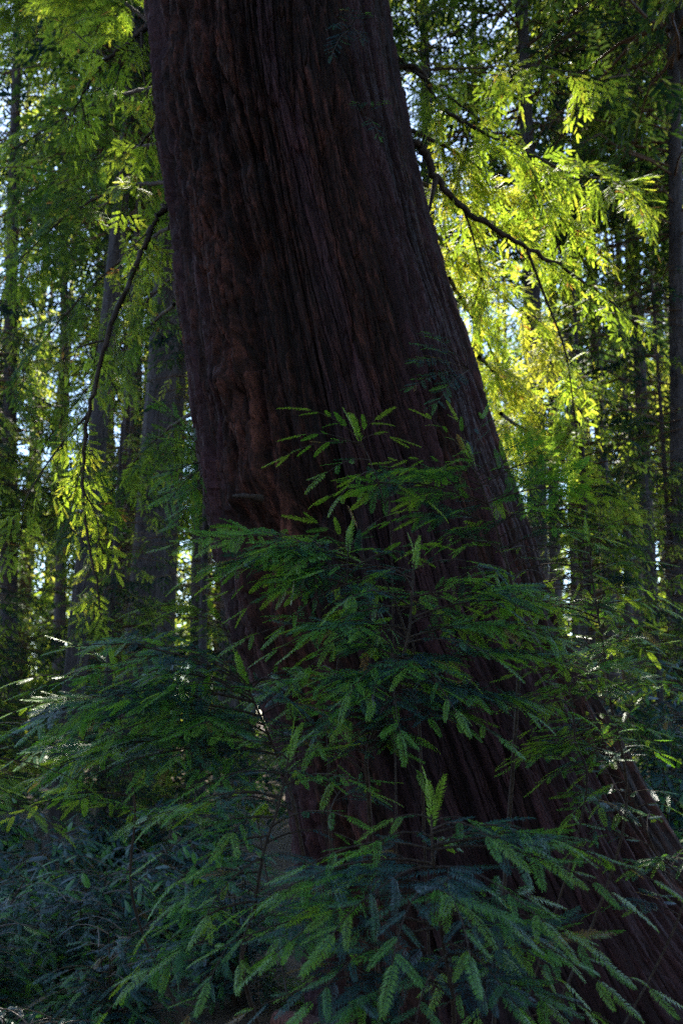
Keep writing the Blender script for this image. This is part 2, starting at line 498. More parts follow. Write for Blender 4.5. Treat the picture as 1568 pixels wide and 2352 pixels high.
def cells(cu, cz, su, sz, seed):
    gu = U_ / su + cu; gz2 = wz / sz + cz
    iu = np.floor(gu).astype(np.int32); iz = np.floor(gz2).astype(np.int32)
    best = np.full(U_.shape, 9.0, np.float32); sec = np.full(U_.shape, 9.0, np.float32); val = np.zeros(U_.shape, np.float32)
    for a_ in (-1, 0, 1):
        for b_ in (-1, 0, 1):
            ku = (iu + a_) & 63; kz = (iz + b_) & 63
            du = iu + a_ + _tab[ku, kz, seed] - gu; dz = iz + b_ + _tab[kz, ku, seed + 1] - gz2
            d_ = np.sqrt(du * du + dz * dz).astype(np.float32); v_ = _tab[ku, kz, seed + 2]
            c_ = d_ < best
            sec = np.where(c_, best, np.minimum(sec, d_)); val = np.where(c_, v_, val); best = np.where(c_, d_, best)
    return val, sec - best
U_ = (TH * 1.15 + 0.020 * noise3(bx * 4, by * 4, wz * .8) + 0.012 * noise3(bx * 16, by * 16, wz * 6) + 0.006 * noise3(bx * 40, by * 40, wz * 16)).astype(np.float32)
v1, e1 = cells(9.3, 3.1, 0.125, 1.9, 2)
v2, e2 = cells(2.3, 8.1, 0.042, 0.42, 8)
v3, e3 = cells(5.3, 1.1, 0.019, 0.13, 14)
rough_mask = np.clip(0.62 - 0.55 * C + 0.5 * noise3(bx * 1.1, by * 1.1 + 5, wz * .5), 0.55, 1.3)   # shaggier on the left
d1 = ridged(6.5, 0.16, 2.0); d2 = ridged(16, .5, 5.0); d3 = noise3(wx * 38, wy * 38, wz * 5.5)
d4 = noise3(wx * 10, wy * 10, wz * 3.2)
d5 = np.clip(noise3(wx * 4 + 20, wy * 4, wz * 1.6) - 0.25, 0, 1)
cracks = np.clip(noise3(wx * 12 + 9, wy * 12, wz * 2.4) - 0.32, 0, 1)
fl_ = noise3(bx * 2.4 + 13, by * 2.4 + 4, wz * .13) + .12 * noise3(bx * 9, by * 9, wz * .9)
fl2 = noise3(bx * 3.6 + 23, by * 3.6 + 14, wz * .2) + .12 * noise3(bx * 12, by * 12, wz * 1.4)
disp = lobes - 0.085 * np.exp(-(fl_ / .06) ** 2) - 0.05 * np.exp(-(fl2 / .05) ** 2) + rough_mask * (0.014 * d1 + 0.008 * d2 + 0.008 * d4 + 0.080 * (v1 - .5) + 0.045 * np.clip(e1 * 8, 0, 1) + 0.032 * (v2 - .5) + 0.020 * np.clip(e2 * 7, 0, 1) + 0.016 * (v3 - .5) + 0.006 * np.clip(e3 * 5, 0, 1)) + 0.004 * d3 + 0.05 * d5 * rough_mask - 0.09 * cracks * rough_mask
# burl with a small hollow on the left front
for (py, px, rad, amp) in ((1110, 590, 0.20, 0.09), (1180, 720, 0.26, -0.13), (1145, 555, 0.07, 0.05), (560, 560, .16, -.06), (860, 520, .14, .06), (1440, 560, .2, .08), (340, 560, .12, -.07)):
    q = at_y(px, py, TY - 0.9)
    ang = math.atan2(-math.sqrt(max(0.05, 1 - min(.98, abs((q[0] - float(trunk_c(q[2]))) / float(trunk_r(q[2])))) ** 2)), (q[0] - float(trunk_c(q[2]))) / float(trunk_r(q[2])))
    dd = ((TH - ang) * 1.1) ** 2 + (ZZ - q[2]) ** 2
    disp += amp * np.exp(-dd / (rad * rad)) * (1 + 0.8 * noise3(bx * 10, by * 10, wz * 9))
flare = np.clip((0.9 - ZZ) / 1.6, 0, 1) ** 2 * 0.22 * (0.5 + noise3(bx * 1.6 + 1, by * 1.6, 0.3))
disp -= float(disp[:1050].mean())
Rr = rrs[:, None] + disp + flare - 0.02
V = np.stack([cxs[:, None] + Rr * C, TY + Rr * Sn * 0.95, ZZ], -1) - OFF
idx = np.arange(V.shape[0] * na).reshape(-1, na)
F = np.stack([idx[:-1], np.roll(idx[:-1], -1, 1), np.roll(idx[1:], -1, 1), idx[1:]], -1).reshape(-1, 4)
bc = np.stack([wx, wy, ZZ * 1.0], -1)
plate = 0.45 * v1 + 0.35 * v2 + 0.2 * v3
tm_ = make_mesh("trunk", V.reshape(-1, 3), F, tint=plate.reshape(-1), bc=bc.reshape(-1, 3), smooth=True)
bandv = 0.42 - 0.25 * C + 0.8 * noise3(bx * 2.6 + 2, by * 2.6 + 8, wz * .16) + 0.35 * noise3(bx * 7, by * 7, wz * .6) + 0.5 * (v1 - .5)
at_ = tm_.attributes.new("band", 'FLOAT', 'POINT'); at_.data.foreach_set("value", np.ascontiguousarray(bandv.reshape(-1), dtype=np.float32))
trunk = link("trunk", tm_, M_bark, tree)
tag(tree, "massive leaning redwood with shaggy furrowed red-brown bark in the centre", "redwood tree")

def pt_on_trunk(px, py, side):
    """point on the silhouette of the trunk (side -1 / +1) at an image row"""
    q = at_y(px, py, TY)
    return q

def hanging_foliage(fo, pts, seed, length=(0.5, 1.0), step=0.16, down=0.75, flen=0.082, tint=0.5, spread=0.6, fstep=0.022, bias=(0, 0, 0), subr=.42, s0=.12):
    """sprays hanging from a limb given by points"""
    r = np.random.default_rng(seed)
    seg = np.linalg.norm(np.diff(pts, axis=0), axis=1); cum = np.concatenate([[0], np.cumsum(seg)])
    tot = cum[-1]; s = s0 * tot
    while s < tot:
        i = min(np.searchsorted(cum, s) - 1, len(seg) - 1); i = max(i, 0)
        f = (s - cum[i]) / (seg[i] + 1e-9)
        p = pts[i] * (1 - f) + pts[i + 1] * f
        d = norm(pts[i + 1] - pts[i])
        a = r.uniform(0, 2 * math.pi)
        dirv = d * r.uniform(0.2, 0.7) + np.array([math.cos(a), math.sin(a), 0]) * spread + np.array([0, 0, -1]) * down * r.uniform(.3, 1.2) + np.array(bias)
        l = r.uniform(*length)
        nrm = norm(np.array([r.normal(0, .7), -0.5 + r.normal(0, .6), 0.7]))
        spray(fo, p, p + norm(dirv) * l, nrm, 0.10, flen, fstep, tint + r.normal(0, .15), 2, 0.004, 0.2, 0.05, subr)
        s += step * r.uniform(.6, 1.4)

def limb(name, ctrl, r0, r1, seed, label=None, subs=(), fol=None, **kw):
    pts = curve_pts(ctrl, max(14, 7 * len(ctrl)))
    rj = np.random.default_rng(seed)
    acc = Acc()
    wob = rj.normal(0, 1, pts.shape) * r0 * 0.25; wob[0] = 0
    acc.tube(pts + wob, np.linspace(r0, r1, len(pts)) * (1 + rj.normal(0, .07, len(pts))), 8)
    b = link(name, acc.mesh(name, True), M_twig, tree)
    fo = Foliage(TWL, seed)
    if fol is None or fol: hanging_foliage(fo, pts, seed, **kw)
    for sctrl, sr in subs:
        sp = curve_pts(sctrl, 5 * len(sctrl)); fo.wood.tube(sp, np.linspace(sr, sr * .3, len(sp)), 6)
        hanging_foliage(fo, sp, seed + 3, **kw)
    for o_ in (b,):
        o_.data.transform(Matrix.Translation(Vector(-OFF)))
    a2 = fo.expand()
    if a2.V:
        fm = link("foliage", a2.mesh("foliage"), M_hang, b); fm.data.transform(Matrix.Translation(Vector(-OFF)))
    if fo.wood.V:
        tw = link("twig", fo.wood.mesh("twig", True), M_twig, b); tw.data.transform(Matrix.Translation(Vector(-OFF)))
    return b

A = lambda px, py, Y=None: at_y(px, py, Y)
# right-hand limbs
limb("branch", [A(930, 345, 7.2), A(965, 335, 7.2), A(1000, 410, 7.3), A(1080, 490, 7.5), A(1200, 565, 7.8), A(1330, 640, 8.2), A(1460, 740, 8.6)], 0.042, 0.008, 101,
     subs=[([A(1000, 410, 7.3), A(992, 450, 7.25), A(982, 500, 7.2)], 0.028), ([A(1060, 470, 7.5), A(1090, 560, 7.6), A(1120, 700, 7.8)], 0.011),
           ([A(1210, 575, 7.8), A(1250, 680, 7.9), A(1300, 820, 8.1), A(1325, 1020, 8.2)], 0.014)], step=0.16, length=(.3, .6), s0=.55, tint=.4, bias=(0, .5, 0))
limb("branch", [A(890, 155, 7.2), A(960, 158, 7.2), A(1010, 240, 7.4), A(1080, 290, 7.6), A(1200, 345, 7.9), A(1320, 400, 8.2), A(1440, 420, 8.4)], 0.024, 0.006, 103,
     subs=[([A(1080, 290, 7.6), A(1060, 380, 7.7), A(1040, 460, 7.7)], 0.009), ([A(1200, 345, 7.9), A(1250, 450, 8.0), A(1330, 560, 8.2)], 0.009)], step=0.1, length=(.4, .9))
limb("branch", [A(930, 160, 7.3), A(1060, 158, 7.6), A(1230, 150, 8), A(1380, 190, 8.5)], 0.014, 0.004, 104, step=0.2, length=(.3, .7))
for i_, (c_, st_, ln_) in enumerate([
        ([A(940, 300, 7.3), A(1010, 330, 7.5), A(1090, 380, 7.8), A(1170, 470, 8.2)], .09, (.35, .7)),
        ([A(965, 420, 7.5), A(1040, 450, 8.1), A(1130, 520, 8.4), A(1230, 620, 8.7)], .08, (.35, .7)),
        ([A(1000, 540, 7.8), A(1060, 600, 8.8), A(1150, 680, 9.1), A(1250, 760, 9.4), A(1290, 860, 9.8)], .08, (.4, .8)),
        ([A(1030, 640, 8.0), A(1090, 740, 9.6), A(1150, 840, 10.1), A(1210, 930, 10.5)], .08, (.4, .7)),
        ([A(1100, 820, 8.6), A(1160, 880, 10.4), A(1240, 960, 11.0), A(1330, 1040, 11.4)], .09, (.35, .7)),
        ([A(1150, 950, 9.0), A(1230, 1010, 11.0), A(1330, 1090, 11.4), A(1450, 1180, 11.8)], .09, (.35, .7)),
        ([A(900, 120, 7.3), A(960, 170, 7.2), A(1040, 230, 7.3), A(1110, 280, 7.4)], .15, (.25, .5)),
        ([A(1620, 300, 7.4), A(1570, 340, 7.4), A(1500, 380, 7.3), A(1440, 430, 7.3)], .12, (.3, .6))]):
    if i_ < 7: limb("branch", c_, .02, .005, 140 + i_, step=st_, length=ln_, tint=.62, down=.55)  # high tint puts the sunlit brightness into the leaf colour
# left-hand limbs
limb("branch", [A(345, 55, 7.1), A(300, 95, 7.0), A(240, 140, 7.0), A(200, 200, 6.9), A(150, 290, 6.8)], 0.022, 0.006, 111,
     subs=[([A(325, 75, 7.0), A(330, 160, 7.0), A(345, 260, 7.0), A(350, 330, 7.0)], .012), ([A(250, 135, 7), A(215, 110, 7.3), A(150, 60, 7.6)], .009)], step=0.15, length=(.3, .6), tint=.4)
limb("branch", [A(385, 470, 7.1), A(350, 520, 7.0), A(300, 640, 6.9), A(245, 780, 6.8), A(205, 950, 6.8), A(190, 1100, 6.8), A(205, 1240, 6.8), A(235, 1400, 6.8)], 0.026, 0.007, 113,
     subs=[([A(345, 530, 7.0), A(310, 560, 6.9), A(270, 600, 6.8)], .007), ([A(198, 1040, 6.8), A(175, 1120, 6.8), A(150, 1230, 6.8)], .006), ([A(195, 1130, 6.8), A(225, 1200, 6.8), A(222, 1290, 6.8)], .006),
           ([A(205, 950, 6.8), A(150, 1010, 6.8), A(80, 1110, 6.8), A(20, 1230, 6.8)], .01),
           ([A(245, 780, 6.8), A(180, 800, 6.8), A(100, 860, 6.8)], .008)], step=0.15, length=(.25, .5), tint=.52, bias=(0, .6, 0))  # tint raised so this foliage looks lit
limb("branch", [A(350, 300, 7.3), A(320, 340, 7.3), A(290, 430, 7.3), A(265, 560, 7.3)], 0.012, 0.004, 115, step=0.15, length=(.3, .6))
limb("branch", [A(380, 420, 8.2), A(280, 430, 8.8), A(150, 500, 9.2), A(20, 620, 9.5)], 0.02, 0.006, 116, tint=.18, step=0.14, length=(.4, .9))  # low tints on these upper-left boughs stand in for shade
limb("branch", [A(360, 200, 8.2), A(240, 230, 8.9), A(100, 300, 9.3), A(-20, 380, 9.5)], 0.02, 0.006, 117, tint=.18, step=0.15, length=(.4, .9))
limb("branch", [A(360, 60, 8.2), A(230, -20, 9.2), A(80, 0, 9.8), A(-60, 60, 10)], 0.02, 0.006, 118, tint=.3, step=0.13, length=(.4, .9))
def sprig(tips, base, seed, tint=.5, flen=.12):
    fo = Foliage(TW0, seed); acc = Acc()
    for tp in tips:
        acc.tube(curve_pts([base, (base + tp) / 2 + [0, -.02, .03], tp], 7), np.linspace(.005, .002, 7), 5)
        spray(fo, base, tp, norm(np.array([.1, -.6, 1])), .08, flen, .03, tint, 1, .003, .3, .25, wood=False)
    b = link("branch", acc.mesh("branch", True), M_twig, tree); b.data.transform(Matrix.Translation(Vector(-OFF)))
    f = link("foliage", fo.expand().mesh("foliage"), M_needle, b); f.data.transform(Matrix.Translation(Vector(-OFF)))
sprig([A(815, 235, 5.85), A(880, 232, 5.9), A(872, 315, 5.85)], A(835, 268, 6.1), 131, .35, .075)
sprig([A(770, 60, 5.8), A(800, 20, 5.8), A(830, 90, 5.8), A(760, 130, 5.8), A(840, 30, 5.9)], A(800, 70, 6.15), 132, .1, .085)
sprig([A(950, 830, 5.9), A(985, 765, 5.9), A(1060, 790, 6.0), A(945, 890, 5.9), A(960, 790, 5.9), A(1000, 930, 5.9)], A(1075, 850, 6.3), 133, .3, .10)
sprig([A(370, 930, 6.9), A(385, 1010, 6.9), A(375, 1100, 6.8), A(365, 1180, 6.8), A(400, 1240, 6.8)], A(480, 1060, 7.0), 134, .55, .16)
for i_, c_ in enumerate([
        [A(390, 520, 8.2), A(330, 560, 9.0), A(230, 640, 9.6), A(120, 760, 10.0), A(20, 900, 10.2)],
        [A(400, 700, 8.2), A(330, 760, 9.2), A(230, 860, 9.8), A(130, 980, 10.2), A(60, 1100, 10.4)],
        [A(420, 620, 8.3), A(370, 660, 9.0), A(300, 740, 9.4), A(260, 850, 9.6)],
        [A(370, 330, 8.3), A(250, 350, 9.4), A(120, 420, 10.0), A(0, 520, 10.3)],
        [A(440, 950, 8.0), A(380, 990, 9.0), A(300, 1070, 9.6), A(200, 1200, 10.0)]]):
    limb("branch", c_, .018, .005, 170 + i_, step=.14, length=(.35, .75), tint=.12, down=.8)  # dim rear boughs, their shade put into the leaf tint
# broken stub in the burl
acc = Acc(); q = at_y(532, 1140, TY - 1.22); q2 = at_y(598, 1146, TY - 0.98)
acc.tube(curve_pts([q, (q + q2) / 2 + [0, 0, .01], q2], 8), [0.004, 0.013, .012, .016, .015, .019, .024, .03], 7)
stub = link("branch_stub", acc.mesh("branch_stub"), M_twig, tree); stub.data.transform(Matrix.Translation(Vector(-OFF)))

def cull_mesh(me, mat4, rs, name):
    nv = len(me.vertices); V = np.empty(nv * 3, np.float32); me.vertices.foreach_get("co", V); V = V.reshape(-1, 3)
    F = np.empty(len(me.loops), np.int32); me.loops.foreach_get("vertex_index", F); F = F.reshape(-1, 4)
    T = np.empty(nv, np.float32); me.attributes["tint"].data.foreach_get("value", T)
    Mx = np.array(mat4); W = V @ Mx[:3, :3].T + Mx[:3, 3]
    g = in_gap(W[F[:, 0]], rs)
    if g.sum() < 30: return me
    keep = F[~g]
    used = np.unique(keep); mp = np.zeros(nv, np.int64); mp[used] = np.arange(len(used))
    out = make_mesh(name, V[used], mp[keep], tint=T[used]); out.materials.append(M_crown)
    return out

# high crown of the great redwood, above the frame: it shades the sprouts
def crown_mesh(name, h0, h1, reach, nb, seed, templates=TW2, flen=0.26, fstep=0.14, centre=lambda h: np.zeros(3), sub=0.42, taper=0.5, droop=0.35, sel=None, step2=2.2, tint=.45, rin=0.0):
    r = np.random.default_rng(seed)
    fo = Foliage(templates, seed)
    for k in range(nb):
        h = h0 + (h1 - h0) * (k + r.random()) / nb
        a = r.uniform(0, 2 * math.pi)
        f = (h - h0) / (h1 - h0)
        L = reach * (1 - taper * f) * r.uniform(.55, 1.15) * (0.75 + .25 * min(1, f * 4))
        c = centre(h)
        dirv = np.array([math.cos(a), math.sin(a), 0])
        p0 = c + [0, 0, h] + dirv * rin
        if sel is not None and not sel(p0 + dirv * L * .6): continue
        m = 6; tt = np.linspace(0, 1, m)[:, None]
        pts = p0 + dirv * L * tt + np.array([0, 0, 1]) * (L * (0.18 * tt - droop * tt ** 2) * r.uniform(.6, 1.4))
        pts += r.normal(0, .05 * L, pts.shape) * tt
        fo.wood.tube(pts, np.linspace(.012 + .007 * L, .006, m), 4)
        ns = max(3, int(L / (fstep * step2)))
        sg = 1
        tb = tint - .09 + r.normal(0, .28)
        for j in range(ns):
            s = 0.12 + .88 * (j + r.random()) / ns
            ff = s * (m - 1); i = min(int(ff), m - 2); q = pts[i] + (pts[i + 1] - pts[i]) * (ff - i); d = norm(pts[i + 1] - pts[i])
            sg = -sg; sd = norm(np.cross(d, [0, 0, 1])) * sg
            an = math.radians(r.normal(50, 14))
            dd = d * math.cos(an) + sd * math.sin(an) + [0, 0, -r.uniform(.0, .75)]
            if noise3(q[0] * .55 + seed, q[1] * .55, q[2] * .7) < -.03: continue
            l = sub * L * (1.1 - s) * r.uniform(.6, 1.3) + flen
            spray(fo, q, q + norm(dd) * l, norm(np.array([0, 0, 1]) + r.normal(0, .35, 3)), .08, flen, fstep, tb + r.normal(0, .08), 1, .005, .15, .05, wood=False)
        spray(fo, pts[-2], pts[-1] + (pts[-1] - pts[-2]) * .6, norm(np.array([0, 0, 1]) + r.normal(0, .2, 3)), .05, flen, fstep, tb, 1, .005, .15, .05, wood=False)
    acc = fo.expand(); 
    if fo.wood.V:
        for v, f, tn in zip(fo.wood.V, fo.wood.F, fo.wood.T): pass
        W = np.concatenate(fo.wood.V); FF = np.concatenate(fo.wood.F)
        acc.add(W, FF, -1.0)
    return acc.mesh(name)

me = crown_mesh("crown", 10.6, 20.0, 7.2, 300, 31, flen=.34, fstep=.17, centre=lambda h: np.array([float(np.interp(h, zs, cx)), TY, 0]), taper=.35, droop=.15, sel=lambda p: p[1] > 5.2)
me.materials.append(M_crown)
me = cull_mesh(me, Matrix.Identity(4), np.random.default_rng(1), "crown")
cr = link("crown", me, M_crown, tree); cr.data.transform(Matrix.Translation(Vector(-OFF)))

# ------------------------------------------------------------------ background redwoods
print("crown protos")
CP = [  # shared crown shapes in metres (local z = height above the tree's foot)
    crown_mesh("crown", 3.5, 26, 3.6, 200, 41, flen=.17, fstep=.075),
    crown_mesh("crown", 8.0, 30, 4.2, 200, 42, flen=.18, fstep=.08),
    crown_mesh("crown", 1.2, 14, 2.6, 180, 43, flen=.14, fstep=.06, taper=.6),
    crown_mesh("crown", 13., 34, 4.6, 200, 44, flen=.20, fstep=.09),
]
for me in CP: me.materials.append(M_crown)

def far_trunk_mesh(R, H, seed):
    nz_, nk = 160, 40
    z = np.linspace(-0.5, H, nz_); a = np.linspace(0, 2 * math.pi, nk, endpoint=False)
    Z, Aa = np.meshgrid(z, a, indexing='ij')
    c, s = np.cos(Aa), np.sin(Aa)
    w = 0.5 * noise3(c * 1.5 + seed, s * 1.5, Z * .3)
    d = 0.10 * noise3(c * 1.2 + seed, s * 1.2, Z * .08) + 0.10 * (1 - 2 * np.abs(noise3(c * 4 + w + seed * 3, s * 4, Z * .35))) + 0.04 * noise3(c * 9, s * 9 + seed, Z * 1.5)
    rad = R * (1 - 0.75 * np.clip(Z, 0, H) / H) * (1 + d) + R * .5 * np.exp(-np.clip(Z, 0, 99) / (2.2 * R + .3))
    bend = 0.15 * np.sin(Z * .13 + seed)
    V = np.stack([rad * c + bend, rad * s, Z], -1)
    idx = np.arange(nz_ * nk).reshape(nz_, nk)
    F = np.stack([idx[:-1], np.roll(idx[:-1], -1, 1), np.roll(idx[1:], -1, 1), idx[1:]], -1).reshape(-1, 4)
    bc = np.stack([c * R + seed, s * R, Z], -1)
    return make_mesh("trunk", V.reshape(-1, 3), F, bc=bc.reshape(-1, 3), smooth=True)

# (row/col low, row/col high, width px at low, distance, crown shape, crown scale, label)
TREES = [
    (300, 1880, 362, 980, 84, 19, 3, 1.0, "broad fluted redwood left of the great leaning trunk with a pale bluish upper trunk"),
    (160, 1900, 222, 1100, 52, 17, 3, .9, "slim redwood nearest the left edge with pale fluted bark behind hanging sprays"),
    (238, 1900, 262, 1500, 28, 21, 3, .9, "thin dark redwood squeezed between the pale slim one and the broad fluted one"),
    (372, 1850, 388, 1500, 52, 24, 3, 1.0, "dark redwood just right of the broad fluted redwood, half hidden by shrubs"),
    (438, 1880, 446, 1560, 34, 27, 1, 1.0, "thin dark redwood between the great trunk's left edge and its dark neighbour"),
    (20, 1850, 30, 1200, 44, 26, 1, .9, "redwood cut by the left edge of the picture, thick with green sprays"),
    (1225, 1450, 1198, 0, 46, 20, 3, 1.0, "straight grey redwood rising to the bright sky gap at the top right"),
    (1010, 1500, 978, 0, 42, 26, 1, 1.1, "redwood showing at the top beside the great trunk's right outline"),
    (1960, 1500, 1497, -60, 72, 11.0, 3, .8, "dark trunk leaning in steeply across the top right corner"),
    (1497, 1450, 1448, 420, 38, 22, 1, 1.0, "slim upright redwood near the right edge, lilac grey where light catches it"),
    (1585, 1450, 1545, 350, 50, 19, 3, .9, "dark redwood standing at the right edge below the leaning corner trunk"),
    (1402, 1450, 1372, 850, 36, 26, 3, 1.0, "dark slim redwood in the bright right background, left of the lilac grey one"),
    (1286, 1460, 1278, 900, 32, 30, 3, 1.0, "dark pole-like redwood nearest the great trunk's right edge"),
    (1318, 1460, 1308, 1000, 20, 36, 3, 1.1, "very thin redwood beside a bright vertical gap in the right background"),
    (1354, 1460, 1342, 1000, 24, 33, 3, 1.1, "thin redwood between two bright gaps in the right background"),
    (1438, 1470, 1424, 900, 24, 34, 1, 1.1, "thin far redwood just left of the lilac grey trunk's foot"),
    (1540, 1500, 1520, 900, 26, 38, 1, 1.2, "thin far redwood between the two trunks by the right edge"),
    (520, 1700, 530, 1200, 40, 33, 0, 1.2, "far redwood hidden behind the great trunk's left flank"),
    (130, 1500, 145, 600, 30, 36, 1, 1.1, "far bushy redwood filling the upper left with foliage"),
    (300, 1500, 320, 400, 34, 40, 1, 1.3, "far tall redwood whose foliage touches the great trunk's upper left side"),
    (1100, 1500, 1090, 400, 34, 38, 1, 1.25, "far tall redwood filling the sunlit gap right of the great trunk"),
    (1340, 1500, 1320, 300, 38, 42, 0, 1.4, "far dark redwood crown in the middle of the upper right"),
    (1460, 1500, 1440, 200, 36, 46, 1, 1.45, "farthest tall redwood crown below the leaning corner trunk"),
]
TREES += [    (250, 1500, 262, 300, 34, 38, 3, 1.55, "very tall far redwood between the hanging limb and the great trunk"),  # tall crowns added to shade the foliage nearer the camera
    (560, 1500, 560, 300, 40, 31, 3, 1.5, "tall redwood hidden right behind the great trunk"), (800, 1500, 800, 300, 40, 35, 3, 1.5, "tall redwood hidden far behind the great trunk")]
def place_tree(x1, y1, x2, y2, w, Y, cv, cs, label, seed):
    a = at_y(x1, y1, Y); b = at_y(x2, y2, Y)
    d = norm(b - a)
    gz = float(ground_z(a[0], Y)) - 0.1
    foot = a - d * (a[2] - gz) / d[2]
    foot[2] = gz
    dist = at_y(x1, y1, Y); R = w / FPX * (Y / math.cos(PITCH)) / 2 * .95
    t = empty("redwood_tree", foot)
    q = Vector((0, 0, 1)).rotation_difference(Vector(d))
    t.rotation_mode = 'QUATERNION'; t.rotation_quaternion = q @ Matrix.Rotation(seed * 1.7, 4, 'Z').to_quaternion()
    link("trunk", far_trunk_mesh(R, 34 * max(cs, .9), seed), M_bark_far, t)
    mw = Matrix.Translation(Vector(foot)) @ t.rotation_quaternion.to_matrix().to_4x4() @ Matrix.Scale(cs, 4)
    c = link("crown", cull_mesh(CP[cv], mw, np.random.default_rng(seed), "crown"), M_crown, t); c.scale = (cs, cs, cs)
    tag(t, label, "redwood tree", "redwoods standing behind the great trunk")
    return t
for i, tr in enumerate(TREES):
    place_tree(*tr, seed=i + 1)

SAP = [(-2.75, 12.6, .42, "sapling redwood veiling the foot of the broad fluted redwood"), (-4.3, 11.0, .36, "sapling redwood by the left edge before the slim pale trunk"),
       (-2.0, 15.0, .7, "taller sapling redwood between the fluted trunk and the great trunk"), (-6.4, 16.5, .8, "bushy young redwood at the left edge further back"), (-4.6, 21, .8, "far young redwood behind the pale slim trunk"),
       (2.75, 11.2, .52, "sunlit young redwood just right of the great trunk"), (4.4, 13.6, .42, "young redwood near the right edge in front of the slim trunks"),
       (-7.6, 20, .8, "bushy young redwood closing the gap at the far left edge"), (-9.3, 26, 1.0, "furthest young redwood by the left edge"), (-6.2, 24, .9, "young redwood far behind the hanging limb's tip"),
       (3.6, 18.0, .45, "far young redwood among the right background trunks"), (6.3, 19, .8, "far young redwood at the right edge")]
for i, (x, y, cs, lab) in enumerate(SAP):
    z = float(ground_z(x, y)) - .1
    t = empty("redwood_sapling", (x, y, z)); t.rotation_euler = (0, 0, i * 2.1)
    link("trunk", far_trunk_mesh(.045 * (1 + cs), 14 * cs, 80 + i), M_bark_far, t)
    mw = Matrix.Translation((x, y, z)) @ Matrix.Rotation(i * 2.1, 4, 'Z') @ Matrix.Scale(cs, 4)
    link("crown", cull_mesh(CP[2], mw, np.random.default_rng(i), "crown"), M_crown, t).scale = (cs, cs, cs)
    tag(t, lab, "sapling", "young redwoods in the middle distance")

t = empty("redwood_sapling", (4.2, .3, -.4)); link("trunk", far_trunk_mesh(.07, 11, 99), M_bark_far, t)  # unseen blocker added to darken the trunk's right side and foot
link("crown", CP[2], M_crown, t).scale = (.85, .85, .8)
tag(t, "young redwood just outside the picture on the right, shading the trunk's foot", "sapling", "unseen redwoods added to block skylight")
t = empty("redwood_sapling", (3.3, -3, -.4)); link("trunk", far_trunk_mesh(.07, 11, 98), M_bark_far, t)  # second unseen blocker, added to keep light off the trunk's right
link("crown", CP[2], M_crown, t).scale = (.85, .85, .8)
tag(t, "young redwood outside the picture behind the camera's right side", "sapling", "unseen redwoods added to block skylight")
for i, (x, y) in enumerate([(-10, -10), (-5, -13), (1.5, -9), (5, -9), (8, -6), (8.5, 2), (-13, -3), (6.5, -2.5)]):  # unseen trees added as a wall against low skylight
    t = empty("redwood_tree", (x, y, -.4))
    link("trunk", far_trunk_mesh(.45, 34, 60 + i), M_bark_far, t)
    link("crown", CP[0], M_crown, t).scale = (1.3, 1.3, 1.15 if x > 0 else .7)
    tag(t, "unseen redwood added to block skylight, " + ["far behind to the left", "behind to the left", "straight behind", "behind to the right", "farther right and behind", "beside the view on the right", "beside the view on the left", "close by on the right"][i], "redwood tree", "unseen redwoods added to block skylight")

# far-off wood as one mass
r = np.random.default_rng(77)
acc = Acc(); fo = Foliage(TW2, 78)
for k in range(110):
    Y = r.uniform(50, 85); X = r.uniform(-.62, .62) * Y
    z0 = float(ground_z(X, Y)) - .2
    lean = r.normal(0, .02)
    H = r.uniform(36, 60)
    zz = np.linspace(0, H, 8)
    acc.tube(np.stack([X + lean * zz, np.full(8, Y), z0 + zz], -1), np.linspace(r.uniform(.3, .6), .08, 8), 8)
    nn = 130
    hh = np.concatenate([r.uniform(3, H, nn - 30), r.uniform(.5, 13, 30)]) ; aa = r.uniform(0, 2 * math.pi, nn)
    for h, a in zip(hh, aa):
        L = 4.2 * (1 - .6 * h / H) * r.uniform(.5, 1.2)
        dv = np.array([math.cos(a), math.sin(a), -r.uniform(0, .6)])
        p = np.array([X + lean * h, Y, z0 + h]) + dv * r.uniform(0, .3) * L
        if noise3(p[0] * .16, p[1] * .1, p[2] * .16 + 4) < (.24 if h > 13 else -.8): continue
        spray(fo, p, p + dv * L, norm(np.array([0, 0, 1]) + r.normal(0, .4, 3)), .05, .70, .32, .62 + r.normal(0, .2), 1, .01, .15, .05, wood=False)  # high tint makes the far foliage look backlit
fo.expand(acc)
o = link("distant_forest", acc.mesh("distant_forest"), M_crown)
tag(o, "far-off redwood forest closing the view behind the nearer trunks", None, kind="stuff")

r = np.random.default_rng(91); fo = Foliage(TW2, 92)
for k in range(2600):
    Y = r.uniform(15, 48); X = r.uniform(-.42, .42) * Y
    hmax = 1.3 + 1.6 * (0.5 + noise3(X * .3, Y * .3, 1.5)); z = float(ground_z(X, Y)) + r.uniform(0, 1) ** .8 * hmax
    b_ = r.uniform(0, 6.28); l = r.uniform(.35, .8)
    p = np.array([X, Y, z]); dv = norm(np.array([math.cos(b_), math.sin(b_), r.uniform(-.3, .3)]))
    spray(fo, p, p + dv * l, norm(np.array([0, -.2, 1]) + r.normal(0, .3, 3)), .08, .22, .1, .25 + r.normal(0, .12), 1, .004, .1, .05, wood=False)
o = link("undergrowth", fo.expand().mesh("undergrowth"), M_crown)
tag(o, "dim far undergrowth between the background trunks", None, kind="stuff")

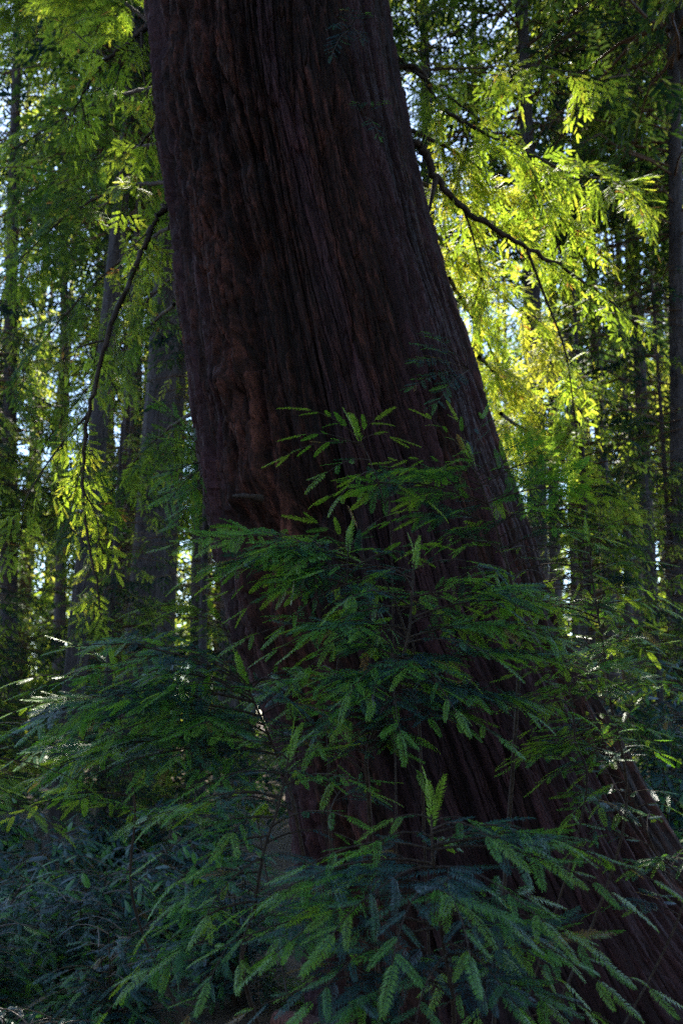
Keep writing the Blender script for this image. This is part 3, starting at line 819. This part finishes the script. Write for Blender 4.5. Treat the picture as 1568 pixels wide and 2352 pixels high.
# ------------------------------------------------------------------ sprouts in front of the trunk
print("sprouts")
def sprout(label, stem, branches, seed, nrand=0, rlen=(.3, .6), r0=0.010, tint=0.35, flen=0.118, templates=None, mat=None, side_bias=(0, 0.10, 0), trange=(.05, .95), group="young redwood sprouts at the trunk's foot", name="redwood_sprout", step=.024, leader=True, rz=(-.05, .26), tilt=-.04):
    """stem: [(px,py,d)...] from foot to top; branches: [(t, px, py, d)] tips; plus random ones all round"""
    ctrl = [at(*p) for p in stem]
    foot = ctrl[0].copy()
    gzv = float(ground_z(foot[0], foot[1]))
    if foot[2] > gzv + 0.05:      # run the stem down to the soil
        fx = foot[0] + (0.45 - foot[0]) * .45; fy = foot[1] + (5.4 - foot[1]) * .75
        ctrl = [np.array([fx + rng.normal(0, .12), fy + rng.normal(0, .1), gzv - .1])] + ctrl
        k0 = 1
    else: k0 = 0
    pts = curve_pts(ctrl, 10 * len(ctrl))
    root = empty(name, pts[0])
    acc = Acc(); acc.tube(pts, np.linspace(r0 * .75, r0 * .3, len(pts)), 7)
    st = link("stem", acc.mesh("stem", True), M_twig, root); st.data.transform(Matrix.Translation(Vector(-pts[0])))
    fo = Foliage(templates or TW0, seed)
    r = fo.r
    vis = pts[10 * k0:] if k0 else pts
    def S_(t):
        f = t * (len(vis) - 1); i = min(int(f), len(vis) - 2); return vis[i] + (vis[i + 1] - vis[i]) * (f - i)
    for (t, px, py, d) in branches:
        p0 = S_(t); p1 = at(px, py, d)
        L = np.linalg.norm(p1 - p0)
        up = norm(np.array([r.normal(0, .18), r.normal(tilt, .18), 1]))
        spray(fo, p0, p1, up, 0.10, flen * r.uniform(.85, 1.15), step, tint + r.normal(0, .10), 2, .003 + .003 * L, .58, .1)
    for k in range(nrand):
        t = trange[0] + (trange[1] - trange[0]) * (k + r.random()) / nrand
        a = r.uniform(0, 2 * math.pi)
        p0 = S_(t); l = r.uniform(*rlen) * (1.15 - .6 * t)
        dv = norm(np.array([math.cos(a), math.sin(a), 0]) + np.array(side_bias) + [0, 0, r.uniform(*rz)])
        p1 = p0 + dv * l
        up = norm(np.array([r.normal(0, .2), r.normal(tilt, .2), 1]))
        spray(fo, p0, p1 - [0, 0, .05 * l], up, 0.14, flen * r.uniform(.85, 1.1), step, tint + r.normal(0, .12), 2, .003 + .003 * l, .58, .1)
    if leader:
        d = norm(vis[-1] - vis[-3])
        for k in range(3):
            fo.twig(vis[-1] - d * .02 * k, d + r.normal(0, .12, 3), norm([math.cos(k * 2.1), math.sin(k * 2.1), .1]), flen * 1.1, .85)
    acc = fo.expand()
    f = link("foliage", acc.mesh("foliage"), mat or M_needle, root); f.data.transform(Matrix.Translation(Vector(-pts[0])))
    if fo.wood.V:
        tw = link("twig", fo.wood.mesh("twig", True), M_twig, root); tw.data.transform(Matrix.Translation(Vector(-pts[0])))
    tag(root, label, "redwood sprout" if name == "redwood_sprout" else "bush", group)
    return root

# F: bottom plant with an upright leader
sprout("low redwood sprout at bottom centre with an upright pointed leader above layered blue-green sprays", [(1040, 2420, 2.9), (1015, 2150, 2.85), (995, 1990, 2.85), (990, 1870, 2.85)],
       [(.97, 905, 1880, 2.8), (.95, 1085, 1885, 2.9), (.88, 1320, 1948, 2.9), (.86, 860, 1935, 2.75), (.80, 1510, 2028, 2.9), (.78, 1420, 2062, 2.75), (.78, 700, 1990, 2.75),
        (.70, 640, 2050, 2.8), (.68, 760, 2150, 2.45), (.68, 1250, 2120, 2.5), (.62, 900, 2220, 2.35), (.62, 1080, 2200, 2.35), (.58, 560, 2090, 2.9), (.55, 620, 2200, 2.6),
        (.5, 1360, 2190, 2.7), (.45, 1380, 2260, 2.6), (.4, 500, 2180, 2.9), (.4, 700, 2320, 2.5), (.35, 1200, 2330, 2.5), (.3, 1505, 2278, 2.8), (.3, 950, 2380, 2.35), (.2, 1420, 2360, 2.7), (.2, 560, 2330, 2.8)],
       1001, nrand=10, rlen=(.25, .42), r0=.011, tint=.25, flen=.125, tilt=-.10)
# S2: left stem plant
sprout("slender sprout on a bare brown stem left of the bottom plant, sprays reaching left", [(575, 2300, 3.3), (582, 2120, 3.3), (605, 1960, 3.3), (640, 1850, 3.35), (665, 1730, 3.4)],
       [(.97, 560, 1700, 3.3), (.95, 740, 1720, 3.4), (.9, 470, 1800, 3.3), (.85, 800, 1790, 3.2), (.8, 380, 1870, 3.4), (.7, 370, 1960, 3.3), (.65, 800, 1880, 3.1), (.6, 400, 2030, 3.2), (.5, 470, 2110, 3.0),
        (.45, 340, 2140, 3.4), (.35, 300, 2240, 3.3), (.3, 480, 2260, 3.0), (.25, 240, 2330, 3.4), (.2, 420, 2350, 3.0), (.5, 760, 2020, 3.0)],
       1002, nrand=9, rlen=(.25, .5), r0=.012, tint=.3, flen=.115)
# D right
sprout("tall sprout with a curved grey stem before the trunk's middle, carrying wide dark sprays", [(850, 1900, 4.0), (843, 1730, 4.0), (890, 1610, 4.0), (935, 1470, 4.0), (945, 1370, 4.05), (950, 1290, 4.1)],
       [(.98, 860, 1260, 4.0), (.95, 1080, 1290, 4.0), (.9, 740, 1310, 3.9), (.8, 1200, 1400, 4.1), (.75, 690, 1480, 3.8), (.7, 1330, 1420, 4.2), (.65, 620, 1500, 3.8), (.6, 1150, 1520, 3.7), (.62, 1320, 1500, 4.2),
        (.55, 1050, 1640, 3.5), (.55, 800, 1600, 3.6), (.5, 660, 1630, 3.7), (.5, 1390, 1560, 4.2), (.45, 1220, 1640, 3.8), (.45, 920, 1690, 3.5), (.4, 640, 1740, 3.7), (.38, 1150, 1700, 3.6), (.35, 1320, 1640, 4.1),
        (.3, 960, 1780, 3.6), (.25, 760, 1800, 3.6)],
       1003, nrand=16, rlen=(.3, .6), r0=.014, tint=.25)
# A: upper right mass
sprout("sprout high on the right flank of the great trunk, its sprays edged with sunlight", [(1190, 1560, 4.9), (1180, 1380, 4.9), (1150, 1250, 4.9), (1110, 1130, 4.9), (1080, 1060, 4.9)],
       [(.98, 985, 960, 4.9), (.97, 1050, 965, 4.9), (.97, 1110, 960, 5.0), (.9, 1240, 1010, 5.0), (.85, 900, 1060, 4.8), (.8, 1330, 1060, 5.0), (.8, 820, 1090, 4.8), (.7, 1390, 1140, 5.1), (.7, 750, 1140, 4.7), (.6, 1300, 1180, 5.0),
        (.6, 880, 1200, 4.7), (.5, 1400, 1240, 5.0), (.5, 960, 1260, 4.7), (.4, 1300, 1290, 4.9), (.4, 1050, 1330, 4.6), (.3, 1380, 1380, 5.0), (.2, 1050, 1430, 4.7), (.15, 1480, 1430, 5.0)],
       1004, nrand=24, rlen=(.35, .65), r0=.016, tint=.42)
# small spray over the trunk centre
sprout("lone light green sprout fanned against the dark bark above the others", [(900, 1300, 4.7), (880, 1150, 4.7), (850, 1060, 4.7), (820, 1000, 4.65)],
       [(.97, 700, 940, 4.6), (.96, 860, 965, 4.6), (.9, 650, 1050, 4.5), (.85, 690, 1000, 4.6), (.7, 745, 1090, 4.5), (.6, 780, 1140, 4.5), (.5, 980, 1150, 4.6)],
       1005, nrand=2, rlen=(.15, .3), r0=.007, tint=.55, flen=.13)
# B: left layer at 1270
sprout("sprout whose long flat branch reaches left across the trunk's left edge", [(960, 1620, 4.4), (930, 1450, 4.4), (880, 1330, 4.4), (820, 1290, 4.4)],
       [(.98, 390, 1255, 4.3), (.96, 500, 1330, 4.2), (.95, 640, 1270, 4.3), (.9, 430, 1330, 4.4), (.85, 720, 1200, 4.4), (.8, 560, 1400, 4.2), (.7, 640, 1450, 4.1), (.6, 760, 1480, 4.1), (.9, 820, 1210, 4.5), (.4, 700, 1540, 4.1)],
       1006, nrand=6, rlen=(.3, .5), r0=.010, tint=.35)
# C: yellow sprig
sprout("small yellow-green sprig lit against the shade left of the trunk", [(560, 1700, 6.7), (540, 1500, 6.7), (500, 1415, 6.6)],
       [(.99, 320, 1400, 6.6), (.95, 400, 1385, 6.6), (.9, 350, 1425, 6.6), (.8, 440, 1440, 6.5), (.7, 420, 1480, 6.5)], 1007, nrand=0, r0=.008, tint=.8, flen=.15)
# D left
sprout("wide low sprout on the left spreading flat branches out to the picture's edge", [(700, 1980, 3.9), (660, 1800, 3.9), (600, 1650, 3.9), (560, 1560, 3.9)],
       [(.98, 460, 1500, 3.8), (.97, 300, 1480, 3.9), (.95, 150, 1490, 3.9), (.9, 60, 1590, 3.8), (.85, 300, 1560, 3.7), (.8, 0, 1690, 3.9), (.8, 400, 1580, 3.6), (.7, 100, 1700, 3.7), (.65, 250, 1690, 3.6), (.6, 420, 1680, 3.5), (.55, 0, 1830, 3.8),
        (.5, 180, 1800, 3.7), (.5, 340, 1790, 3.6), (.4, 500, 1800, 3.5), (.9, 700, 1540, 3.7), (.7, 760, 1650, 3.5)],
       1008, nrand=4, rlen=(.3, .6), r0=.012, tint=.25)
# leftmost olive sprays
sprout("olive green sprout drooping in at the left edge beside bare pinkish twigs", [(-260, 2200, 3.6), (-220, 1900, 3.6), (-160, 1700, 3.6)],
       [(.95, 90, 1700, 3.6), (.85, 170, 1790, 3.6), (.8, 60, 1850, 3.5), (.7, 130, 1900, 3.6), (.9, 0, 1660, 3.6)], 1009, nrand=4, rlen=(.3, .5), r0=.011, tint=.68)
# right lower
sprout("thin dark sprout against the black lower right flank of the trunk", [(1560, 2100, 5.2), (1500, 1950, 5.2), (1440, 1800, 5.2), (1400, 1700, 5.2)],
       [(.95, 1260, 1640, 5.0), (.9, 1180, 1760, 5.0), (.8, 1240, 1800, 4.9), (.7, 1300, 1890, 5.0), (.6, 1330, 1960, 5.0), (.95, 1480, 1600, 5.2), (.9, 1500, 1700, 5.3)], 1010, nrand=12, rlen=(.25, .5), r0=.01, tint=.3)
sprout("sunlit sprout with pale glinting sprays right of the tall one", [(1330, 1900, 4.6), (1320, 1700, 4.6), (1310, 1600, 4.6), (1290, 1540, 4.6)],
       [(.98, 1170, 1480, 4.6), (.97, 1290, 1460, 4.6), (.95, 1400, 1480, 4.6), (.9, 1220, 1530, 4.5), (.85, 1450, 1540, 4.6), (.8, 1380, 1570, 4.5), (.75, 1500, 1480, 4.7), (.6, 1180, 1610, 4.4)], 1011, nrand=12, rlen=(.25, .4), r0=.009, tint=.6)  # raised tint strengthens the sun flecks on these sprays
sprout("small drooping sprout in the lower right corner with brownish old sprays", [(1230, 2500, 3.3), (1200, 2300, 3.3), (1120, 2170, 3.3), (1060, 2090, 3.4)],
       [(.9, 1280, 2190, 3.2), (.8, 1300, 2260, 3.2), (.8, 1020, 2240, 3.1), (.7, 1350, 2330, 3.2), (.6, 1100, 2340, 3.0), (.5, 960, 2370, 3.0), (.4, 1300, 2400, 3.1)], 1012, nrand=5, rlen=(.25, .4), r0=.010, tint=.3)

sprout("airy sprout at mid left before the background trunks, tiers tipped with yellow-green", [(330, 2150, 4.5), (310, 1850, 4.5), (280, 1680, 4.5), (265, 1540, 4.5)],
       [(.98, 170, 1480, 4.5), (.98, 370, 1465, 4.5), (.9, 60, 1560, 4.4), (.88, 460, 1540, 4.3), (.8, 20, 1640, 4.5), (.75, 430, 1640, 4.3), (.7, 130, 1690, 4.2), (.6, 0, 1760, 4.4), (.55, 400, 1740, 4.2), (.5, 150, 1800, 4.2), (.4, 20, 1880, 4.4), (.3, 470, 1880, 4.2)],
       1013, nrand=4, rlen=(.3, .6), r0=.010, tint=.45)
sprout("dark sprout beside the trunk's right edge below the sunlit curtain of leaves", [(1420, 1950, 5.0), (1400, 1600, 5.0), (1370, 1400, 5.0), (1345, 1240, 5.0)],
       [(.98, 1230, 1180, 5.0), (.98, 1440, 1190, 5.0), (.9, 1180, 1260, 4.9), (.85, 1500, 1290, 5.0), (.8, 1210, 1350, 4.8), (.7, 1530, 1400, 5.0), (.65, 1150, 1420, 4.7), (.6, 1480, 1470, 4.8), (.5, 1260, 1500, 4.7), (.45, 1540, 1530, 5.0), (.35, 1200, 1600, 4.7)],
       1014, nrand=20, rlen=(.3, .6), r0=.012, tint=.45)
sprout("thin-stemmed sprout filling the space over the trunk between the lone sprout and the tiers", [(760, 1950, 4.3), (770, 1600, 4.3), (790, 1400, 4.3), (800, 1250, 4.4)],
       [(.98, 720, 1230, 4.4), (.98, 900, 1180, 4.4), (.9, 600, 1290, 4.3), (.85, 980, 1250, 4.4), (.8, 520, 1360, 4.2), (.7, 1020, 1370, 4.3), (.6, 560, 1470, 4.1), (.5, 960, 1500, 4.0), (.4, 560, 1590, 4.0)],
       1015, nrand=6, rlen=(.3, .5), r0=.010, tint=.38)

# ------------------------------------------------------------------ understorey bushes
print("bushes")
BUSH = [  # x, distance, height, spread, label
    (-1.55, 5.2, .85, .55, "nearest low bush in the bottom left corner"),
    (-2.35, 6.6, 1.25, .75, "dark rounded bush by the left edge low in the picture"),
    (-1.35, 6.4, 1.0, .6, "low blue-green bush just left of the trunk's hidden foot"),
    (-3.1, 8.6, 1.5, .9, "tall blue-green bush at the left edge below the slim pale trunk"),
    (-2.0, 8.8, 1.35, .85, "blue-green bush in front of the pale slim trunk's foot"),
    (-1.15, 8.9, 1.2, .7, "bush close behind the great trunk's left side"),
    (-4.2, 12, 1.9, 1.1, "far bush by the left edge under the thin trunks"),
    (-2.7, 12.5, 1.6, 1.0, "far bush hiding the foot of the broad fluted trunk"),
    (-1.6, 12.5, 1.9, .9, "far dark bush in the gap before the two dark trunks"),
    (-.75, 7.9, 1.15, .6, "bush wedged between the low sprouts and the great trunk's left foot"),
    (-2.9, 10.4, 1.4, .9, "middle bush left of the pale slim trunk's foot"),
    (-1.7, 10.6, 1.6, .8, "middle bush right of the pale slim trunk's foot"),
    (-1.75, 7.4, 1.0, .7, "low bush between the dark rounded bush and the trunk's foot"),
    (3.0, 7.6, 1.1, .7, "blue-green bush at the lower right edge beside the great trunk"),
    (3.3, 10.5, 2.2, 1.1, "bush with sunny flecks at the right edge at eye height"),
    (4.4, 13, 2.6, 1.3, "far right bush under the slim upright trunks"),
    (3.2, 14.5, 1.9, 1.0, "far bush seen through the right background gaps"),
]
for i, (x, y, h, sp, lab) in enumerate(BUSH):
    if x < 0: h *= (.78 if y < 8 else .6)
    r = np.random.default_rng(300 + i)
    z0 = float(ground_z(x, y))
    root = empty("bush", (x, y, z0))
    fo = Foliage(TW1 if y < 8 else TW2, 400 + i); acc = Acc(); fl = .10 if y < 8 else .14
    for k in range(11):
        a = r.uniform(0, 6.28); rr_ = sp * r.uniform(.1, .6)
        top = np.array([rr_ * math.cos(a), rr_ * math.sin(a), h * r.uniform(.65, 1.1)])
        pts = curve_pts([np.array([.05 * math.cos(a), .05 * math.sin(a), -.05]), top * [.4, .4, .55], top], 10)
        acc.tube(pts, np.linspace(.012, .004, 10), 5)
        for j in range(13):
            s = .2 + .8 * j / 12; q = pts[min(9, int(s * 9))]
            b = r.uniform(0, 6.28); l = sp * r.uniform(.45, .85) * (1.2 - .5 * s)
            dv = np.array([math.cos(b), math.sin(b) - .15, r.uniform(-.15, .3)])
            spray(fo, q, q + norm(dv) * l, norm(np.array([r.normal(0, .2), r.normal(-.15, .2), 1])), .12, fl, fl * .34, .18 + r.normal(0, .12), 2, .004, .3, .1)
    link("stem", acc.mesh("stem", True), M_twig, root)
    ac = fo.expand(); W = np.concatenate(fo.wood.V); ac.add(W, np.concatenate(fo.wood.F), -1.0)
    link("foliage", ac.mesh("foliage"), M_needle, root)
    tag(root, lab, "bush", "understorey bushes")

# ------------------------------------------------------------------ ferns
def fern(x, y, size, nf, seed, label):
    r = np.random.default_rng(seed); z0 = float(ground_z(x, y))
    root = Acc(); bx_ = np.array([0., 0, 0])
    V = []; F = []
    for k in range(nf):
        a = 6.28 * k / nf + r.normal(0, .2); L = size * r.uniform(.75, 1.1)
        m = 34; t = np.linspace(0, 1, m)
        out = L * .8 * t; up = L * (.75 * t - .62 * t ** 2.2)
        c, s = math.cos(a), math.sin(a)
        pts = np.stack([out * c, out * s, up], -1)
        root.tube(pts[::4], np.linspace(.004, .0015, len(pts[::4])), 4, tint=.3)
        tint = np.clip(.35 + r.normal(0, .12), 0, .9)
        for i in range(3, m - 1):
            d = norm(pts[i + 1] - pts[i]); sd = norm(np.cross(d, [0, 0, 1])); w = .17 * L * math.sin(math.pi * min(1, .12 + .9 * (1 - t[i]))) ** .7
            for sg in (-1, 1):
                tip = pts[i] + (sd * sg + d * .25) * w + [0, 0, -w * .22 + r.normal(0, .006)]
                hw = d * L * .0125; mid = pts[i] * .55 + tip * .45 + [0, 0, w * .03]
                n_ = root.n
                root.add(np.array([pts[i], mid - hw, tip, mid + hw]), np.array([[0, 1, 2, 3]]), tint)
    o = link("sword_fern", root.mesh("sword_fern"), M_fern); o.location = (x, y, z0)
    tag(o, label, "fern", "sword ferns on the forest floor")
FERNS = [(-1.35, 4.75, .62, 13, "sunny fern at the very bottom left beside the nearest bush"), (-.75, 5.0, .55, 12, "fern at the bottom edge between the bushes and the fallen log"),
         (-.25, 4.6, .5, 11, "fern at the bottom edge under the low plant, right by the fallen log"), (-1.9, 5.4, .6, 12, "fern in the bottom left corner"),
         (2.55, 5.9, .8, 14, "teal fern at the right edge beside the great trunk's foot"), (3.0, 6.8, .8, 13, "fern behind the teal one at the right edge"),
         (-1.0, 6.3, .6, 12, "shaded fern deeper in behind the low plants on the left")]
for i, f_ in enumerate(FERNS): fern(*f_[:4], 500 + i, f_[4])

# fallen log
p = at(636, 2346, 5.2); q = at(760, 2372, 5.0)
acc = Acc(); pts = curve_pts([p, (p + q) / 2 + [0, 0, .005], q, q + (q - p) * 1.2], 14)
k = 16; acc.tube(pts, .058 * (1 + np.random.default_rng(5).normal(0, .05, 14)), k)
ring = np.arange(k)
acc.add(np.vstack([pts[0][None] - [0.006, 0, 0], np.asarray(acc.V[0][:k])]), np.array([[0, 1 + i, 1 + (i + 1) % k, 0] for i in range(0, k)])[:, [0, 1, 2, 2]] if False else np.array([[0, 1 + i, 1 + (i + 1) % k, 1 + (i + 2) % k] for i in range(0, k, 2)]), -1.)
o = link("fallen_log", acc.mesh("fallen_log", True), M_log)
tag(o, "short reddish-brown fallen log lying at the bottom edge against the trunk's foot", "log")
print("total verts", sum(len(m.vertices) for m in bpy.data.meshes))
